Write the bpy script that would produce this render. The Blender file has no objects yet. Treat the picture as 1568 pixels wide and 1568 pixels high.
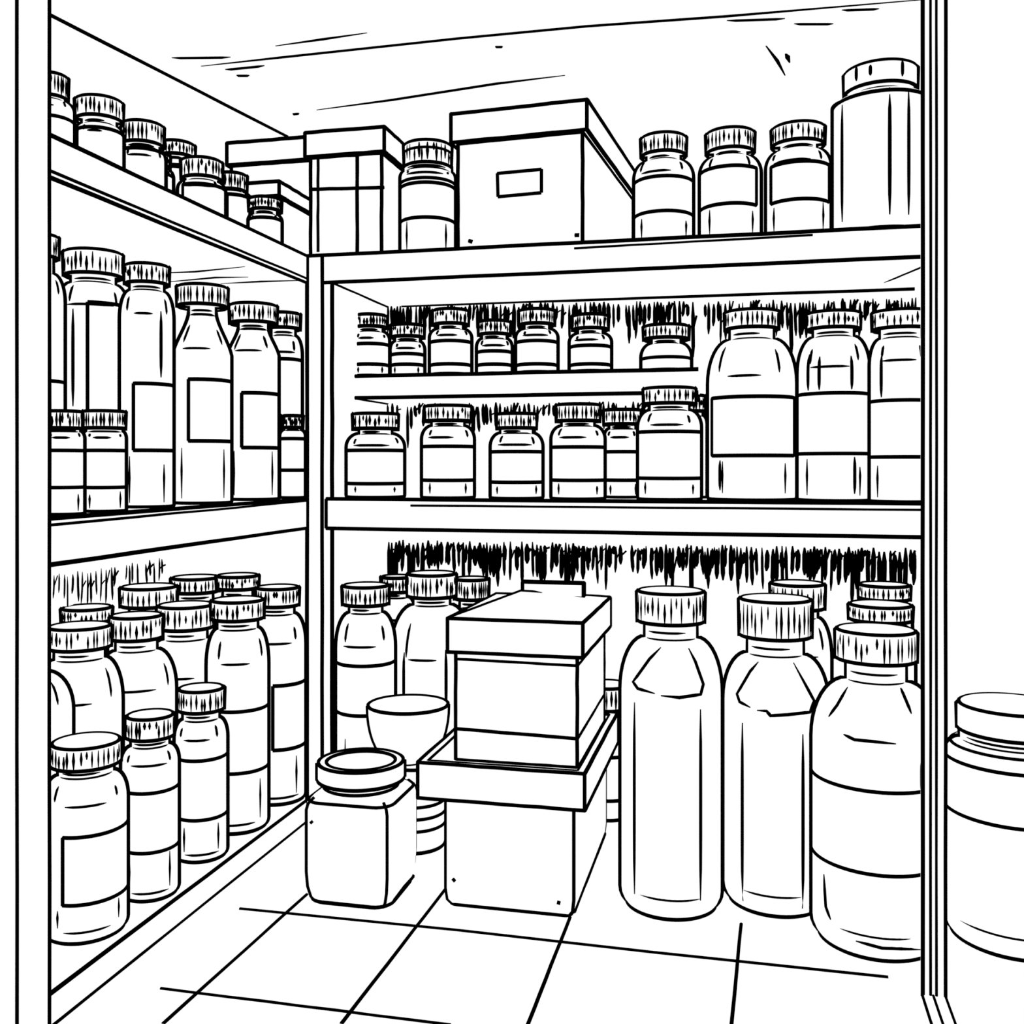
import bpy, math, random
from mathutils import Vector
random.seed(7)
F=1571.0; CU=784.0; HV=712.0
YAW=math.radians(13.1); S=math.sin(YAW); C=math.cos(YAW)
EYE=0.66   # eye height above the floor; all z below are relative to the eye
WM=1.25
def rd(u,v=HV):
    a=(u-CU)/F
    return Vector((C*a-S, S*a+C, (HV-v)/F))
def onY(u,v,Y):
    d=rd(u,v); return d*(Y/d.y)
def onX(u,v,X):
    d=rd(u,v); return d*(X/d.x)
def onZ(u,v,Z):
    d=rd(u,v); return d*(Z/d.z)
CZ,CS=0.613,0.0864
def onC(u,v):
    d=rd(u,v); return d*(CZ/(d.z-CS*d.y))
def depth(p): return p.x*-S+p.y*C

# ---------- materials
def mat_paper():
    m=bpy.data.materials.new("paper_white_glow"); m.use_nodes=True
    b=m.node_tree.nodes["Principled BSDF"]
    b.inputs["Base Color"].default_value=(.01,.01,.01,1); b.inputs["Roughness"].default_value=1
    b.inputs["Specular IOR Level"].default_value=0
    b.inputs["Emission Color"].default_value=(1,1,1,1); b.inputs["Emission Strength"].default_value=1.0  # paper glows flat white, its brightness comes from emission, not lamps
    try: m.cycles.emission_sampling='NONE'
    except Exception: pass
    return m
def mat_ink():
    m=bpy.data.materials.new("black_ink"); m.use_nodes=True
    b=m.node_tree.nodes["Principled BSDF"]
    b.inputs["Base Color"].default_value=(0,0,0,1); b.inputs["Roughness"].default_value=1
    b.inputs["Specular IOR Level"].default_value=0
    return m
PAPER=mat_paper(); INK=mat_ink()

class M:
    def __init__(s): s.v=[]; s.f=[]; s.m=[]
    def box(s,x0,x1,y0,y1,z0,z1):
        n=len(s.v)
        s.v+=[Vector(p) for p in((x0,y0,z0),(x1,y0,z0),(x1,y1,z0),(x0,y1,z0),(x0,y0,z1),(x1,y0,z1),(x1,y1,z1),(x0,y1,z1))]
        for f in((0,3,2,1),(4,5,6,7),(0,1,5,4),(1,2,6,5),(2,3,7,6),(3,0,4,7)):
            s.f.append([n+i for i in f]); s.m.append(0)
    def hexa(s,pts):
        n=len(s.v); s.v+=[Vector(p) for p in pts]
        for f in((0,3,2,1),(4,5,6,7),(0,1,5,4),(1,2,6,5),(2,3,7,6),(3,0,4,7)):
            s.f.append([n+i for i in f]); s.m.append(0)
    def loft(s,rings):
        n=len(s.v); k=len(rings[0])
        for r in rings: s.v+=r
        for i in range(len(rings)-1):
            for j in range(k):
                a=n+i*k+j; b=n+i*k+(j+1)%k
                s.f.append([a,b,b+k,a+k]); s.m.append(0)
        s.f.append([n+j for j in range(k)][::-1]); s.m.append(0)
        e=n+(len(rings)-1)*k
        s.f.append([e+j for j in range(k)]); s.m.append(0)
    def lathe(s,cx,cy,prof,seg=64,ph=0):
        s.loft([[Vector((cx+r*math.cos(ph+2*math.pi*j/seg),cy+r*math.sin(ph+2*math.pi*j/seg),z)) for j in range(seg)] for r,z in prof])
    def tube(s,pts,r,closed=False,taper=False,sides=6):
        P=[Vector(p) for p in pts]
        if closed==False:
            Q=[P[0]]
            for p in P[1:]:
                if (p-Q[-1]).length>1e-6: Q.append(p)
            P=Q
        k=len(P)
        if k<2: return
        if taper and k==2:
            P=[P[0].lerp(P[1],t) for t in (0,.15,.5,.85,1)]; k=5
        T=[]
        for i in range(k):
            if closed: t=P[(i+1)%k]-P[i-1]
            elif i==0: t=P[1]-P[0]
            elif i==k-1: t=P[-1]-P[-2]
            else: t=(P[i+1]-P[i]).normalized()+(P[i]-P[i-1]).normalized()
            T.append(t.normalized() if t.length>0 else Vector((0,0,1)))
        up=Vector((0,0,1)) if abs(T[0].z)<0.9 else Vector((1,0,0))
        n=len(s.v); nv=(up-T[0]*up.dot(T[0])).normalized()
        for i in range(k):
            nv=(nv-T[i]*nv.dot(T[i])).normalized(); b=T[i].cross(nv)
            rr=r
            if taper:
                q=i/(k-1); rr=r*(0.35+0.65*min(1,min(q,1-q)*5))
            for j in range(sides):
                an=2*math.pi*j/sides
                s.v.append(P[i]+nv*(rr*math.cos(an))+b*(rr*math.sin(an)))
        for i in range(k if closed else k-1):
            for j in range(sides):
                a=n+i*sides; b2=n+((i+1)%k)*sides; j2=(j+1)%sides
                s.f.append([a+j,a+j2,b2+j2,b2+j]); s.m.append(1)
        if not closed:
            s.f.append([n+j for j in range(sides)][::-1]); s.m.append(1)
            e=n+(k-1)*sides
            s.f.append([e+j for j in range(sides)]); s.m.append(1)
    def line(s,a,b,w=5.0,taper=False,n=1):
        a=Vector(a); b=Vector(b); d=max(0.5,depth((a+b)/2))
        if (b-a).length>0.12 and n==1: n=8
        pts=[a.lerp(b,i/n) for i in range(n+1)]
        j=0.35*d/F
        if n>3:
            pts=[pts[0]]+[p+Vector((random.uniform(-j,j),random.uniform(-j,j),random.uniform(-j,j))) for p in pts[1:-1]]+[pts[-1]]
        s.tube(pts,WM*w*d/F/2,taper=taper)
    def poly(s,pts,w=5.0,taper=False,closed=False):
        d=max(0.5,depth(sum((Vector(p) for p in pts),Vector())/len(pts)))
        s.tube(pts,WM*w*d/F/2,taper=taper,closed=closed)
    def boxink(s,x0,x1,y0,y1,z0,z1,w=5.0):
        c=[(x0,y0,z0),(x1,y0,z0),(x1,y1,z0),(x0,y1,z0),(x0,y0,z1),(x1,y0,z1),(x1,y1,z1),(x0,y1,z1)]
        for a,b in((0,1),(1,2),(2,3),(3,0),(4,5),(5,6),(6,7),(7,4),(0,4),(1,5),(2,6),(3,7)):
            s.line(c[a],c[b],w)
    def rotz(s,px,py,deg):
        a=math.radians(deg); ca,sa=math.cos(a),math.sin(a)
        s.v=[Vector((px+(p.x-px)*ca-(p.y-py)*sa,py+(p.x-px)*sa+(p.y-py)*ca,p.z)) for p in s.v]
    def done(s,name,loc=(0,0,-EYE)):
        loc=Vector(loc)
        me=bpy.data.meshes.new(name)
        me.from_pydata([p-loc for p in s.v],[],s.f)
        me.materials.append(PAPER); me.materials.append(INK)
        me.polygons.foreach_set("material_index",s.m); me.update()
        o=bpy.data.objects.new(name,me); o.location=loc+Vector((0,0,EYE))
        bpy.context.scene.collection.objects.link(o); return o

def where_t(u,w):
    d=rd(u); k,val=w
    return val/d.x if k=='X' else (val/d.y if k=='Y' else val)

XL=-0.8; YB=1.764; XW=-1.12; YW=2.35; YP=2.063
ZT,ZTb=0.387,0.337; ZM,ZMb=-0.0625,-0.117; ZP=-0.62; ZF=-0.66
ZSm,ZSmb=0.173,0.131
XR=1.1; YN=-0.8

# ---------- bottle / jar
def B(name,u,w,zb,hw,cap,neck,vs,labels=(),strokes=(),style='round',bc=0.14,rings=(),ribs=True,glare_marks=True,toplip=False,paths=(),rim=False):
    t=where_t(u,w); p=rd(u)*t; cx,cy=p.x,p.y
    k=t/F; hw-=1.6; R=hw*k; hwc,vt,vb=cap; hwn,vn=neck; hwc-=1.6; hwn-=1.2
    if zb==ZT: vt+=6; vb+=6; vn+=5; vs+=4
    Z=lambda v:(HV-v)*k
    rc=hwc*k; rn=hwn*k; zt,zc,zn,zs=Z(vt),Z(vb),Z(vn),Z(vs)
    c=R*bc
    body=[(R-c,zb)]
    NC=6
    for i in range(NC+1):
        a=math.pi/2*i/NC; body.append((R-c+c*math.sin(a), zb+c-c*math.cos(a)))
    body.append((R,zs))
    NS=10
    for i in range(1,NS+1):
        q=i/NS
        if style=='round':
            a=q*math.pi/2; body.append((rn+(R-rn)*math.cos(a), zs+(zn-zs)*math.sin(a)))
        elif style=='cone':
            sm=q*q*(3-2*q); body.append((R+(rn-R)*(0.45*sm+0.55*q), zs+(zn-zs)*q))
    ch=min(rc*0.06,(zt-zc)*.12)
    prof=body+[(rn,zc),(rc,zc),(rc,zt-ch),(rc-ch,zt)]
    m=M(); m.lathe(cx,cy,[(1e-4,zb)]+prof+[(1e-4,zt)])
    ph0=math.atan2(-cy,-cx)
    dist=math.hypot(cx,cy)
    def P(r,ang,z): return Vector((cx+r*math.cos(ph0+ang),cy+r*math.sin(ph0+ang),z))
    sc=k/2*WM
    idx=4
    for sg in(-1,1):
        ang=sg*(math.pi/2-math.asin(min(.9,R/dist))-.06)
        m.tube([P(r,ang,z) for r,z in prof[idx:]],7.8*sc)
    def ring(r,z,wd,a0=None,a1=None,seg=64,taper=False):
        if a0 is None: m.tube([P(r,2*math.pi*i/seg,z) for i in range(seg)],wd*sc,closed=True)
        else:
            n=max(4,int(seg*abs(a1-a0)/(2*math.pi)))
            m.tube([P(r,a0+(a1-a0)*i/n,z) for i in range(n+1)],wd*sc,taper=taper)
    def rad(z):
        for (r1,z1),(r2,z2) in zip(body,body[1:]):
            if z1<=z<=z2 and z2>z1: return r1+(r2-r1)*(z-z1)/(z2-z1)
        return R if z<zs else rn
    ring(prof[idx][0],prof[idx][1],6.6)
    if bc>0.2: ring(R-c*0.02,zb+c*1.25,3.2,random.uniform(-.9,-.5),random.uniform(.5,.9),taper=True)
    ring(rc-ch*.5,zt-ch*.3,4.8); ring(rc,zc,4.8)
    if rim: ring(R,zs,4.8)
    ring(rn,zn,3.6,-1.15,1.2,taper=True)
    if zc-zn>6*k: ring(rn,zn+(zc-zn)*.45,3.0,-1.0,random.uniform(.2,1.0),taper=True)
    if toplip: ring(rc,zt-(zt-zc)*.35,3.5)
    if ribs:
        n=30 if hwc<45 else 36
        for i in range(n):
            a=2*math.pi*(i+random.uniform(-.28,.28))/n
            l=random.uniform(.6,.97) if random.random()<.85 else .35
            z1=zt-ch-(zt-zc)*.06
            if random.random()<.2: z1-= (zt-zc)*.2
            z2=max(zc+(zt-zc)*.04,z1-(zt-zc)*l)
            m.tube([P(rc,a,z1),P(rc,a,(z1+z2)/2),P(rc,a,z2)],random.uniform(2.6,4.4)*sc,taper=True,sides=5)
    for L in labels:
        z1,z2=Z(L[0]),Z(L[1])
        if len(L)==2:
            ring(rad(z1),z1,4.6); ring(rad(z2),z2,4.6)
        else:
            g=lambda x: math.asin(max(-.999,min(.999,(x-u)/hw)))
            a0,a1=g(L[2]),g(L[3])
            ring(R,z1,4.8,a0,a1); ring(R,z2,4.8,a0,a1)
            m.tube([P(R,a0,z1),P(R,a0,z2)],4.8*sc); m.tube([P(R,a1,z1),P(R,a1,z2)],4.8*sc)
    for v in rings: ring(rad(Z(v)),Z(v),4.2)
    for x,v1,v2 in strokes:  # glare lines drawn in ink on the body, plus a few cap ribs
        a=math.asin(max(-.98,min(.98,(x-u)/hw)))
        n=6; pts=[]
        for i in range(n+1):
            z=Z(v1+(v2-v1)*i/n); pts.append(P(rad(z) if z<zc else rc,a,z))
        m.tube(pts,4.4*sc,taper=True)
    def SP(x,v):
        z=Z(v); r=R; a=0
        for _ in range(6):
            r=rad(z); a=math.asin(max(-.97,min(.97,(x-u)*k/max(r,1e-4)*(1-r*math.cos(a)/t))))
            z=(HV-v)/F*(t-r*math.cos(a))
        return P(r,a,z)
    for pth in paths:
        pts=[]
        for (xa_,va_),(xb_,vb_) in zip(pth,pth[1:]):
            for i in range(4): pts.append(SP(xa_+(xb_-xa_)*i/4,va_+(vb_-va_)*i/4))
        pts.append(SP(*pth[-1]))
        m.tube(pts,4.2*sc,taper=True)
    if glare_marks:  # drawn glare marks on shoulder and lower body
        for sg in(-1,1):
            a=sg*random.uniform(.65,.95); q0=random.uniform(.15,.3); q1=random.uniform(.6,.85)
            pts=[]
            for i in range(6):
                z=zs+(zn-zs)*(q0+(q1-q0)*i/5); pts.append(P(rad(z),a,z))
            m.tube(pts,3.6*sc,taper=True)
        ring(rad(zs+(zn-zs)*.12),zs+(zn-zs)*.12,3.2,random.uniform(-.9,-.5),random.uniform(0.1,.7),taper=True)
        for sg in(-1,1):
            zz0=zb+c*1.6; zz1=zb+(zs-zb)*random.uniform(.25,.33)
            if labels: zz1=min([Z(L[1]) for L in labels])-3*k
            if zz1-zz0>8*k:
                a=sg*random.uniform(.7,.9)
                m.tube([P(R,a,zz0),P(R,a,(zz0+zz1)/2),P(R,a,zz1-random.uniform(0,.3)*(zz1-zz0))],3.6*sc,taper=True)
    return m.done(name,(cx,cy,zb))

# ---------- room shell
m=M(); m.box(XW-.05,XR+.05,YN-.05,YW+.05,ZF-.05,ZF)
for a,b in [((250,1568),(470,1370)),((523,1568),(682,1362)),((808,1570),(873,1405)),((1120,1570),(1135,1415)),((246,1514),(690,1570))]:
    m.line(onZ(*a,ZF),onZ(*b,ZF),5)
m.poly([onZ(367,1392,ZF),onZ(700,1425,ZF),onZ(1000,1459,ZF),onZ(1360,1497,ZF)],5)
m.done("floor")
def cz(y): return CZ+CS*y
m=M()
x0,x1,y0,y1=XW-.05,XR+.05,YN-.05,YW+.05
m.hexa([(x0,y0,cz(y0)),(x1,y0,cz(y0)),(x1,y1,cz(y1)),(x0,y1,cz(y1)),(x0,y0,cz(y0)+.05),(x1,y0,cz(y0)+.05),(x1,y1,cz(y1)+.05),(x0,y1,cz(y1)+.05)])
for pts,w in [([(308,101),(430,87),(700,58),(900,39),(1110,24),(1425,-2)],5),([(263,88),(353,87)],5),([(422,70),(495,59),(562,50)],5),
    ([(345,106),(405,100)],5),([(362,115),(382,115)],5),([(485,168),(600,152),(760,127),(865,115)],5),([(448,174),(458,173)],5),
    ([(758,71),(770,71)],5),([(1113,31),(1202,28)],5),([(1216,36),(1276,36)],5),([(1289,15),(1346,13)],5),
    ([(1173,70),(1190,92),(1202,115)],5),([(1203,82),(1206,86),(1209,95)],7)]:
    m.poly([onC(*p) for p in pts],w,taper=True)
m.done("ceiling",(0,0,CZ))
def slopewall(name,x0,x1,extra=None):
    m=M(); ya,yb=YN,YW
    m.hexa([(x0,ya,ZF),(x1,ya,ZF),(x1,yb,ZF),(x0,yb,ZF),(x0,ya,cz(ya)),(x1,ya,cz(ya)),(x1,yb,cz(yb)),(x0,yb,cz(yb))])
    if extra: extra(m)
    m.done(name,(x0,(ya+yb)/2,ZF))
def shade_hatch(m,fn,u0,u1,top,length,step=6,w=(3,6.5),dens=.9):  # black strokes that draw the shade below shelves
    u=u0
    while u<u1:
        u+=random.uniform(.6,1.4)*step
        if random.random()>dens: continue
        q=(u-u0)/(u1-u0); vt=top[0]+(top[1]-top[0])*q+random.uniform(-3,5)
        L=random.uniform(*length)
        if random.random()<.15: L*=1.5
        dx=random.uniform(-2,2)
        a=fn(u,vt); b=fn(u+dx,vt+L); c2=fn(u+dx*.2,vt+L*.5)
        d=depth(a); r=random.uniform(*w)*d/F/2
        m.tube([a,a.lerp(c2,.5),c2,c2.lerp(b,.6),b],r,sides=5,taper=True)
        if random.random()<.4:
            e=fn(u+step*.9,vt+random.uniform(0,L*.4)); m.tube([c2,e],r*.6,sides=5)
def lw(m):
    m.line((XW,1.2,cz(1.2)),(XW,YW,cz(YW)),6.5)
    f=lambda u,v:onX(u,v,XW)
    shade_hatch(m,f,78,245,(882,856),(22,52),6,(3.5,5.5))
slopewall("wall_left",XW-.05,XW,lw)
slopewall("wall_right",XR,XR+.05)
m=M(); m.box(XW-.05,XR+.05,YW,YW+.05,ZF,cz(YW)); m.done("wall_back",(0,YW,ZF))
m=M(); m.box(XW-.05,XR+.05,YN-.05,YN,ZF,cz(YN)); m.done("wall_front",(0,YN,ZF))

# ---------- left shelving
m=M(); YE=1.0466
m.box(XW,XL,YE-.008,YE,ZF,cz(YE-.008)-.001)
m.line((XL,YE,ZF),(XL,YE,cz(YE)-.01),6) 
m.line((-.8365,YE-.008,ZF),(-.8365,YE-.008,cz(YE)-.01),5)
for z0,z1 in((ZTb,ZT),(ZMb,ZM),(ZF,ZP)):
    m.box(XW,XL,YE,YW,z0,z1)
    m.line((XL,YE,z1),(XL,YB,z1),5); m.line((XL,YE,z0),(XL,YB,z0),5)
m.line((XL,YE,ZTb+.008),(XL,YB,ZTb+.008),3.6)
m.line((XL,YE,ZM-.008),(XL,YB,ZM-.004),3.0)
fz=lambda u,v:onZ(u,v,ZTb)
for pts in([(245,418),(300,415),(375,408)],[(250,432),(330,424),(380,424)],[(338,434),(400,430),(464,429)]):
    m.poly([fz(*p) for p in pts],4,taper=True)
m.done("pantry_shelf_unit",(-.96,1.6,ZF))

# ---------- back shelving
m=M(); YI=YB+.004; XE=.302
m.box(-.8,-.77,YB,YB+.036,ZF,ZT)
m.box(-.77,-.752,YI,YP,ZF,ZTb)
m.box(-.8,.315,YP,YP+.012,ZF,ZTb)
m.box(.305,.315,1.86,YP,ZF,ZTb)
m.box(-.77,XE,YI,YW,ZTb,ZT); m.box(-.8,-.77,YB+.036,YW,ZTb,ZT)
m.box(-.752,XE,YI,YP,ZMb,ZM)
m.box(-.752,-.092,1.88,YP,ZSmb,ZSm)
m.line((-.8,YB,ZF),(-.8,YB,ZT),5.5); m.line((-.77,YB,ZF),(-.77,YB,ZT),5)
m.line((-.752,YI,ZF),(-.752,YI,ZMb),5.5); m.line((-.752,YI,ZM),(-.752,YI,ZTb),5.5)
m.line((-.8,YB,ZT),(XE,YI,ZT),5); m.line((-.77,YI,ZTb),(XE,YI,ZTb),5)
m.line((-.764,YI,ZM),(XE,YI,ZM),5); m.line((-.764,YI,ZMb),(XE,YI,ZMb),5)
m.line((-.764,YI,ZMb),(-.764,YI,ZM),4.5)
m.line((-.6,YI,ZM-.011),(XE,YI,ZM-.010),3.0); m.line((-.3,YI,ZT-.009),(.1,YI,ZT-.006),3)
m.line((-.752,1.88,ZSm),(-.092,1.88,ZSm),5); m.line((-.752,1.88,ZSmb),(-.092,1.88,ZSmb),5)
m.line((-.752,YI,ZTb),(-.752,YP,ZTb),4); m.line((-.72,YP,ZTb),(XE,YP,ZTb-.004),4)
m.line((-.752,1.88,ZSmb),(-.752,YP,ZSmb),4)
m.line((.300,1.8,ZTb),(.24,2.0,ZTb),3.6,taper=True)
fb=lambda u,v:onY(u,v,YP)
shade_hatch(m,fb,578,1412,(468,458),(18,58),6.2,(4,7.5))  # shelf shadows drawn as ink strokes on the back panel
shade_hatch(m,fb,556,1080,(619,617),(14,46),6.8,(4,7),dens=.85)
shade_hatch(m,fb,578,1412,(828,842),(30,66),7.2,(4.5,8.5),dens=.97)
shade_hatch(m,fb,590,1412,(832,846),(10,30),9,(3.5,6.5),dens=.8)
m.line(fb(512,824),fb(572,856),4.2,taper=True)
m.done("pantry_shelf_unit",(-.25,1.9,ZF))

# ---------- right door jamb + threshold
m=M(); t0=1.275
a=rd(1412)*t0; Yj=a.y; xa=a.x; xb=Yj*rd(1448).x/rd(1448).y
m.box(xa,xb,Yj,Yj+.012,ZF,cz(Yj)-.001)
for uu,w in((1413,5),(1425,3.4),(1434,3.4),(1448,4.4)):
    x=Yj*rd(uu).x/rd(uu).y
    m.line((x,Yj,ZF),(x,Yj,cz(Yj)-.01),w)
m.box(xa,xb,0.9,Yj,ZF,ZF+.002)
for uu in(1412,1429,1448):
    x=Yj*rd(uu).x/rd(uu).y
    m.line((x,.9,ZF+.002),(x,Yj,ZF+.002),4.2)
m.done("door_frame",(xa,Yj,ZF))

# ================= LEFT TOP SHELF
sj="pill_bottle"
B(sj,78,('X',-.86),ZT,33,(25,112,146),(20,152),168,labels=[(186,270)])
B(sj,152,('X',-.86),ZT,35,(35,150,180),(25,190),208,labels=[(205,290,122,186)])
B(sj,218,('X',-.86),ZT,34,(32,187,218),(25,226),244,labels=[(236,300,192,250)])
B(sj,270,('X',-.97),ZT,28,(28,216,236),(20,244),256,labels=[(262,320)])
B(sj,309,('X',-.86),ZT,35,(31,242,270),(24,276),290,labels=[(290,350,282,342)])
B(sj,238,('X',-.97),ZT,26,(22,232,250),(18,256),268,labels=[(270,320)])
B(sj,355,('X',-.93),ZT,28,(23,263,288),(18,292),302,labels=[(304,350,348,380)])
B(sj,406,('X',-.86),ZT,25,(25,300,318),(18,326),336,labels=[(338,400)])

def lidbox(name,x0,x1,y0,y1,z0,zl,z1,ov=.008,extra=None,w=5.0,rot=0):
    m=M(); m.box(x0,x1,y0,y1,z0,zl); m.boxink(x0,x1,y0,y1,z0,zl,w)
    m.box(x0-ov,x1+ov,y0-ov,y1+ov,zl,z1); m.boxink(x0-ov,x1+ov,y0-ov,y1+ov,zl,z1,w)
    if extra: extra(m)
    if rot: m.rotz(x1,y0,rot)
    return m.done(name,((x0+x1)/2,(y0+y1)/2,z0))
lidbox("cardboard_box",-1.103,-.91,2.04,2.25,ZT,.652,.700,.007)
lidbox("cardboard_box",-.975,-.901,1.85,2.0,ZT,.525,.553,.006)
def e1(m):
    f=lambda u,v:onY(u,v,1.78)
    m.line(f(547,238),f(547,386),5); m.line(f(476,290),f(588,287),4.6); m.line(f(487,240),f(487,386),4)
lidbox("cardboard_box",-.800,-.660,1.78,1.90,ZT,.573,.618,.008,e1)
def e2(m):
    f=lambda u,v:onY(u,v,1.785)
    q=[f(759,263),f(828,258),f(828,294),f(760,299)]
    for i in range(4): m.line(q[i],q[(i+1)%4],4.4)
    m.line(f(714,366),f(720,368),5); m.line(f(880,360),f(887,360),5)
lidbox("storage_box",-.521,-.288,1.785,2.26,ZT,.586,.638,.010,e2,rot=-4)
B("storage_jar",655,('Y',1.845),ZT,42,(37,218,252),(37,262),272,labels=[(290,342)],toplip=True,rings=[283],ribs=True)
B("medicine_bottle",1016,('Y',1.84),ZT,45,(35,206,234),(26,245),272,labels=[(281,333)])
B("medicine_bottle",1118,('Y',1.84),ZT,46,(37,199,229),(26,238),266,labels=[(266,322,1074,1156)])
B("medicine_bottle",1222,('Y',1.84),ZT,48,(40,191,218),(28,228),256,labels=[(260,316,1183,1266)])
B("large_medicine_jar",1348,('Y',1.85),ZT,70,(54,104,137),(42,146),158,strokes=[(1294,168,345),(1361,158,345),(1387,160,345),(1330,116,132),(1388,112,136),(1304,112,134)],ribs=False,glare_marks=False,rim=True)

# ================= LEFT MID SHELF
tb="medicine_bottle"
B(tb,58,('X',-.87),ZM,38,(30,362,395),(22,420),462,labels=[(585,680)])
B(tb,143,('X',-.945),ZM,51,(43,388,424),(32,437),478,labels=[(470,650,135,188)],strokes=[(115,480,625)])
B(tb,225,('X',-.865),ZM,39,(33,408,436),(25,448),490,labels=[(590,690,206,263)],strokes=[(245,480,580)])
B(tb,310,('X',-.86),ZM,43,(38,440,470),(20,484),545,labels=[(584,676,290,351)],style='cone')
B(tb,388,('X',-.86),ZM,38,(36,468,496),(22,506),545,labels=[(604,686,371,424)],style='cone')
B(tb,434,('X',-.95),ZM,28,(26,481,504),(18,516),545,labels=[(552,640)])
B("small_jar",97,('X',-.838),ZM,30,(27,630,656),(24,662),672,labels=[(690,746)])
B("small_jar",160,('X',-.838),ZM,31,(31,630,656),(26,662),672,labels=[(690,746)])
B("small_jar",448,('X',-.828),ZM,19,(16,637,655),(13,660),668,labels=[(672,720)],glare_marks=False)

# ================= LEFT BOTTOM
bb="plastic_bottle"
B("pill_jar",132,('X',-.862),ZP,60,(51,1134,1167),(40,1182),1222,labels=[(1262,1362,100,190)],bc=.3)
B("pill_jar",230,('X',-.847),ZP,42,(36,1094,1126),(28,1140),1165,labels=[(1203,1292)],bc=.3)
B("pill_jar",308,('X',-.85),ZP,39,(35,1053,1085),(27,1100),1128,labels=[(1155,1244)],bc=.3)
B(bb,364,('X',-.857),ZP,46,(40,918,946),(30,962),1016,labels=[(1080,1172)],bc=.3)
B(bb,425,('X',-.857),ZP,42,(33,899,926),(25,940),985,labels=[(1042,1138,418,466)],bc=.25)
B(bb,122,('X',-1.0),ZP,62,(46,958,990),(36,1008),1075,bc=.2)
B(bb,209,('X',-.985),ZP,58,(39,942,976),(30,995),1055,bc=.2)
B(bb,284,('X',-.965),ZP,60,(42,926,960),(32,978),1035,bc=.2)
B(bb,45,('X',-.985),ZP,62,(28,985,1020),(24,1030),1090,bc=.2)
B(bb,133,('X',-1.085),ZP,29,(37,930,950),(24,960),1000,bc=.2,glare_marks=False)
B(bb,228,('X',-1.07),ZP,36,(42,898,926),(28,940),970,bc=.2,glare_marks=False)
B(bb,299,('X',-1.065),ZP,36,(36,884,905),(26,920),960,bc=.2,glare_marks=False)
B(bb,364,('X',-.975),ZP,34,(32,881,900),(22,915),950,bc=.2,glare_marks=False)

# ================= BACK MID: small shelf
for c,hw,hc,vt,vb,Y in((567,29,26,484,502,1.925),(624,26,26,499,517,1.935),(690,32,28,476,498,1.925),(757,27,25,493,513,1.93),(822,32,28,476,498,1.925),(904,32,28,484,505,1.925)):
    B("small_pill_jar",c,('Y',Y),ZSm,hw,(hc,vt,vb),(19,vb+8),vb+20,labels=[(vb+27,560)])
B("small_pill_jar",1020,('Y',1.94),ZSm,38,(35,500,520),(22,528),548,rings=[550],glare_marks=False)
for c,hw,hc,vt,vb,l1,l2 in((575,44,35,634,657,690,740),(686,40,36,622,645,684,735),(791,40,31,634,656,692,738),(885,41,34,620,645,685,735)):
    B("medicine_jar",c,('Y',1.825),ZM,hw,(hc,vt,vb),(25,vb+9),vb+28,labels=[(l1,l2)])
B("medicine_jar",953,('Y',1.93),ZM,28,(29,628,650),(20,658),672,labels=[(692,735)])
B("medicine_jar",1025,('Y',1.83),ZM,48,(40,595,619),(30,630),655,labels=[(662,732)])
B("medicine_jar",1062,('Y',1.95),ZM,20,(18,606,630),(14,638),650,glare_marks=False)
B("large_medicine_bottle",1151,('Y',1.852),ZM,66,(41,478,505),(33,522),588,labels=[(611,698,1093,1212)],strokes=[(1105,705,750)],bc=.12)
B("large_medicine_bottle",1276,('Y',1.85),ZM,53,(40,480,505),(30,518),572,labels=[(605,695)],strokes=[(1256,550,600),(1302,550,600),(1240,545,600),(1306,700,755)],bc=.12)
B("large_medicine_bottle",1379,('Y',1.815),ZM,45,(42,478,505),(30,520),560,labels=[(615,700)],strokes=[(1352,545,610)],bc=.12)

# ================= FLOOR
B(bb,560,('Y',1.80),ZF,45,(36,896,924),(25,938),990,labels=[(1012,1086)],bc=.2)
B(bb,661,('Y',1.90),ZF,64,(38,878,912),(28,926),1010,strokes=[(620,990,1075),(682,985,1075)],bc=.2)
B(bb,722,('Y',2.0),ZF,28,(27,886,916),(18,930),960,bc=.2)
B(bb,607,('Y',1.98),ZF,30,(24,883,905),(18,915),950,bc=.2)
B("storage_jar",930,('Y',1.93),ZF,38,(34,1048,1082),(30,1090),1105,labels=[(1150,1215)],bc=.2)
B("tall_plastic_bottle",1027,('T',1.535),ZF,77,(52,904,950),(40,975),1055,strokes=[(974,1065,1350),(1070,1070,1350)],bc=.42,glare_marks=False,
  paths=[[(1012,992),(995,1010),(970,1046),(977,1056),(1003,1063)],[(1012,1066),(1040,1068),(1072,1062),(1076,1046),(1064,1012),(1054,992)]])
B("tall_plastic_bottle",1187,('T',1.545),ZF,78,(55,916,972),(42,1000),1070,strokes=[(1140,1095,1360),(1226,1105,1360)],bc=.42,glare_marks=False,
  paths=[[(1162,1015),(1150,1030),(1130,1066),(1134,1078),(1150,1086)],[(1160,1090),(1174,1090),(1180,1097),(1205,1094),(1238,1088),(1244,1070),(1228,1040),(1214,1014)]])
B("large_plastic_bottle",1341,('T',1.42),ZF,95,(60,963,1008),(44,1040),1130,labels=[(1185,1305)],strokes=[(1403,1140,1185)],bc=.4,glare_marks=False,
  paths=[[(1300,1056),(1285,1085),(1272,1104)],[(1375,1048),(1384,1070),(1392,1090)],[(1294,1130),(1310,1137),(1370,1138)],[(1265,1350),(1268,1400),(1275,1420)],[(1312,1448),(1350,1453),(1405,1446)]])
B(bb,1221,('Y',1.78),ZF,50,(41,893,930),(30,945),1005,bc=.2)
B(bb,1354,('Y',1.96),ZF,40,(38,895,916),(28,925),960,bc=.2,glare_marks=False)
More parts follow.
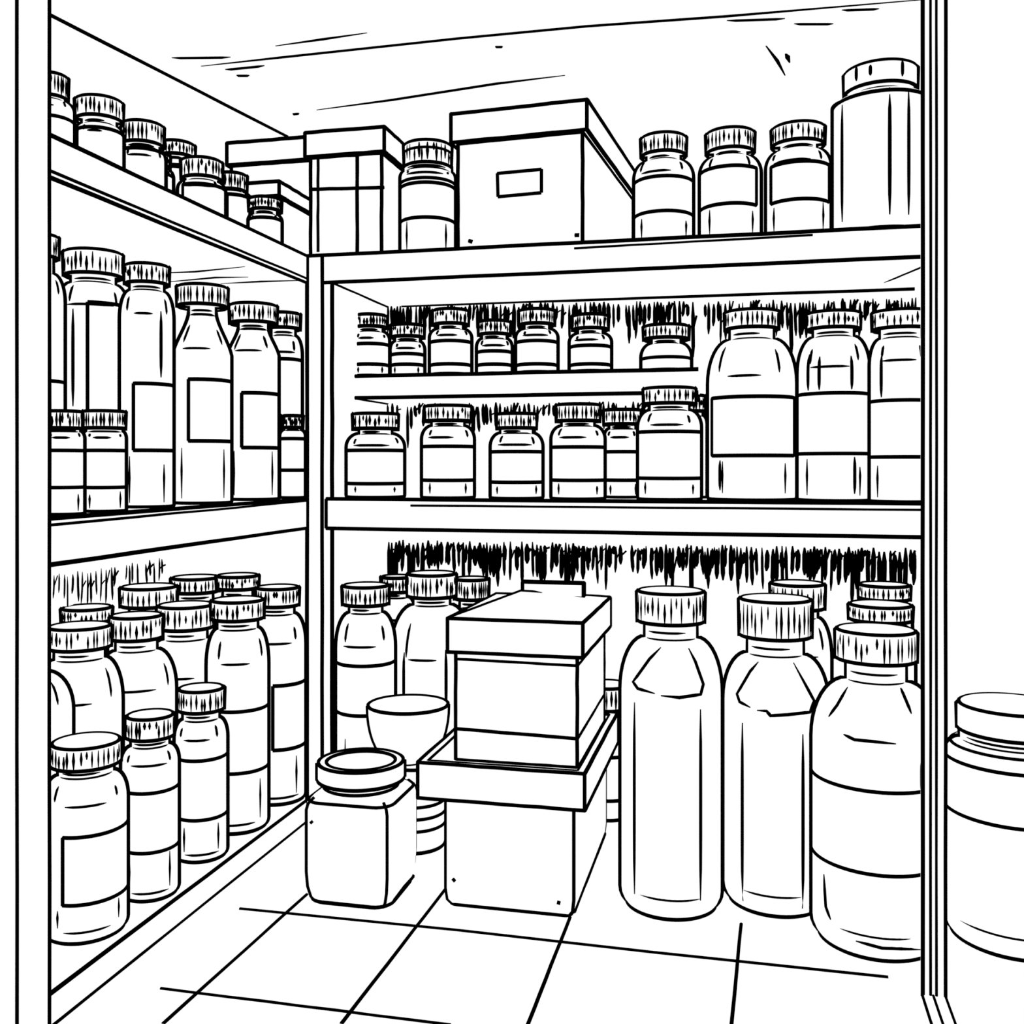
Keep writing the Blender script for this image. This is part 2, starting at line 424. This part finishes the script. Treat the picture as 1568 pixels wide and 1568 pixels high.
B(bb,1348,('Y',1.76),ZF,50,(47,925,948),(34,958),1000,bc=.2,glare_marks=False)
B("plastic_jar",1551,('T',1.425),ZF,98,(80,1078,1118),(76,1134),1162,labels=[(1160,1238)],ribs=False,bc=.35,glare_marks=False,rings=[1140])

# ---------- open square jar
def rsq(cx,cy,h,c,z,k=6):
    pts=[]
    for q,(sx,sy) in enumerate(((1,1),(-1,1),(-1,-1),(1,-1))):
        for i in range(k+1):
            a=math.pi/2*(q+i/k)
            pts.append(Vector((cx+sx*(h-c)+c*math.cos(a),cy+sy*(h-c)+c*math.sin(a),z)))
    return pts
m=M(); cx,cy,h=-.584,1.49,.071
zt=-.500
cr=.026
secs=[(h*.76,ZF),(h*.86,ZF+.005),(h*.93,ZF+.014),(h*.98,ZF+.030),(h,ZF+.052),(h,zt-.016),(h*.975,zt-.008),(h*.88,zt)]
m.loft([rsq(cx,cy,a,min(cr,a*.5),z) for a,z in secs])
R1=.066
rx,ry=cx-.004,cy+.005
prof=[(.001,zt-.002),(.054,zt-.002),(.056,zt+.008),(.060,zt+.010),(R1,zt+.016),(R1,zt+.040),(R1-.002,zt+.042),(.053,zt+.042),(.053,zt+.006),(.001,zt+.006)]
m.lathe(rx,ry,prof)
def circ(r,z,n=64): return [Vector((rx+r*math.cos(2*math.pi*i/n),ry+r*math.sin(2*math.pi*i/n),z)) for i in range(n)]
for r,z,w in((R1-.001,zt+.042,4.8),(.053,zt+.042,4.6),(R1,zt+.016,4.8),(.057,zt+.006,4.4)): m.poly(circ(r,z),w,closed=True)
ph0=math.atan2(-ry,-rx)
for sg in(-1,1):
    a=ph0+sg*1.5
    m.line((rx+R1*math.cos(a),ry+R1*math.sin(a),zt+.016),(rx+R1*math.cos(a),ry+R1*math.sin(a),zt+.042),7)
for (sx,sy),w in(((-1,-1),5.6),((1,1),6.4),((1,-1),4.2)):
    pts=[]
    for a,z in secs[1:]:
        c=min(cr,a*.5); pts.append(Vector((cx+sx*(a-c+c*.707),cy+sy*(a-c+c*.707),z)))
    m.poly(pts,w)
m.poly(rsq(cx,cy,h*.89,cr,ZF+.008),6,closed=True)
m.poly([Vector((cx+h*.92,cy-h*.6,ZF+.012)),Vector((cx+h*.94,cy,ZF+.014)),Vector((cx+h*.92,cy+h*.7,ZF+.012))],5.4)
m.poly(rsq(cx,cy,h*.95,cr,zt-.004),4.2,closed=True)
m.line((cx-.054,cy-h,zt-.03),(cx-.051,cy-h,zt-.033),5)
m.done("open_jar",(cx,cy,ZF))

# ---------- bowl on jar
t=1.70/rd(625).y; k=t/F
B("storage_jar",634,('Y',1.70),ZF,48,(40,1168,1192),(36,1198),1210,ribs=False,rings=[1222,1240,1258],bc=.2,glare_marks=False)
m=M(); p=rd(625)*t; cx,cy=p.x,p.y
kk=(1.70/rd(634).y)/F; z0=-(1168-HV)*kk+.001; H=(1168-1080)*k; R=61*k
out=[(20*k,z0)]+[(20*k+(R-20*k)*math.sin(a),z0+H*(1-math.cos(a))*.96+.003) for a in [math.pi/2*i/10 for i in range(11)]]
out[-1]=(R,z0+H)
inn=[(max(.001,(r-.004)),z+.006) for r,z in out[::-1]]
inn[0]=(R-.004,z0+H)
m.lathe(cx,cy,[(.001,z0)]+out+inn+[(.0005,z0+.008)])
ph0=math.atan2(-cy,-cx)
for sg in(-1,1):
    a=ph0+sg*1.48; m.poly([Vector((cx+r*math.cos(a),cy+r*math.sin(a),z)) for r,z in out],6.5)
for r,z,w in((R,z0+H,4.6),(20*k,z0+.002,4.6)):
    m.poly([Vector((cx+r*math.cos(2*math.pi*i/48),cy+r*math.sin(2*math.pi*i/48),z)) for i in range(48)],w,closed=True)
m.done("mixing_bowl",(cx,cy,z0))

# ---------- box stack
m=M()
x0,x1,y0,y1=-.445,-.248,1.466,1.80
def rect(x0,x1,y0,y1,c,z,k=4):
    pts=[]
    for q,(X,Y) in enumerate(((x1-c,y1-c),(x0+c,y1-c),(x0+c,y0+c),(x1-c,y0+c))):
        for i in range(k+1):
            a=math.pi/2*(q+i/k); pts.append(Vector((X+c*math.cos(a),Y+c*math.sin(a),z)))
    return pts
secs=[(.016,ZF),(.008,ZF+.004),(.002,ZF+.013),(0,ZF+.03),(0,-.4935)]
m.loft([rect(x0+i,x1-i,y0+i,y1-i,.006,z) for i,z in secs])
m.poly(rect(x0+.008,x1-.008,y0+.008,y1-.008,.008,ZF+.004),5.2,closed=True)
m.line((x1-.003,y0+.01,ZF+.010),(x1-.002,y1-.01,ZF+.013),5.6)
for X,Y,sx,sy in((x0,y0,1,1),(x1,y0,-1,1),(x1,y1,-1,-1)):
    m.poly([Vector((X+sx*(i+.002),Y+sy*(i+.002),z)) for i,z in secs[1:]],5)
m.line((-.274,y0,ZF+.025),(-.269,y0,ZF+.024),5); m.line((-.432,y0,ZF+.045),(-.428,y0,ZF+.041),4.5)
a0,a1,b0,b1=-.481,-.231,1.45,1.816; zl,zh=-.4935,-.441; rim=.012; zi=-.449
m.box(a0,a1,b0,b1,zl,zi)
m.box(a0,a1,b0,b0+rim,zi,zh); m.box(a0,a1,b1-rim,b1,zi,zh); m.box(a0,a0+rim,b0+rim,b1-rim,zi,zh); m.box(a1-rim,a1,b0+rim,b1-rim,zi,zh)
m.boxink(a0,a1,b0,b1,zl,zh,4.8)
q=[(a0+rim,b0+rim,zh),(a1-rim,b0+rim,zh),(a1-rim,b1-rim,zh),(a0+rim,b1-rim,zh)]
for i in range(4): m.line(q[i],q[(i+1)%4],3.2)
m.done("storage_box",((x0+x1)/2,(y0+y1)/2,ZF))
m=M()
x0,x1,y0,y1=-.437,-.250,1.50,1.78; z0=-.448; zl=-.283; zh=-.232; o=.010
m.box(x0,x1,y0,y1,z0,zl); m.boxink(x0,x1,y0,y1,z0,zl,4.8)
zz=z0+.047
m.line((x0,y0,zz),(x1,y0,zz-.004),4.6); m.line((x1,y0,zz-.004),(x1,y1,zz),4)
m.line((x0,y0,zl-.012),(x1,y0,zl-.014),3.6); m.line((x1,y0,zl-.014),(x1,y1,zl-.012),3.6)
m.box(x0-o,x1+o,y0-o,y1+o,zl,zh); m.boxink(x0-o,x1+o,y0-o,y1+o,zl,zh,4.8)
pk=(-.395,y1-.02,zh+.010)
A=[(x0-o,y0-o,zh),(x1+o,y0-o,zh+.001),(x1+o,y1+o,zh),pk]
n=len(m.v); m.v+=[Vector(p) for p in A]+[Vector((p[0],p[1],zh-.002)) for p in A]
for f in((0,1,2,3),(4,7,6,5),(0,4,5,1),(1,5,6,2),(2,6,7,3),(3,7,4,0)):
    m.f.append([n+i for i in f]); m.m.append(0)
m.line(A[0],pk,4.4); m.line(pk,A[2],4.4)
hx0,hx1=onY(801,900,1.77).x,onY(894,900,1.77).x
m.box(hx0,hx1,1.765,1.775,zh,zh+.026); m.boxink(hx0,hx1,1.765,1.775,zh,zh+.026,4.6)
m.done("cardboard_box",((x0+x1)/2,(y0+y1)/2,z0))

# ---------- world, lamp, camera
w=bpy.data.worlds.new("World"); bpy.context.scene.world=w; w.use_nodes=True
w.node_tree.nodes["Background"].inputs[0].default_value=(1,1,1,1); w.node_tree.nodes["Background"].inputs[1].default_value=1
ld=bpy.data.lights.new("added_weak_lamp",'AREA'); ld.energy=1; ld.size=.5  # added weak area lamp, not a real fixture
lo=bpy.data.objects.new("added_weak_lamp",ld); lo.location=(0,.4,EYE+.60); bpy.context.scene.collection.objects.link(lo)
cam=bpy.data.cameras.new("camera"); co=bpy.data.objects.new("camera",cam)
co.location=(0,0,EYE); co.rotation_euler=(math.pi/2,0,YAW)
cam.sensor_width=36; cam.lens=36*F/1568; cam.shift_y=-72/1568; cam.clip_start=.01
bpy.context.scene.collection.objects.link(co); bpy.context.scene.camera=co
vs=bpy.context.scene.view_settings
vs.view_transform='Standard'; vs.look='None'; vs.exposure=0; vs.gamma=1
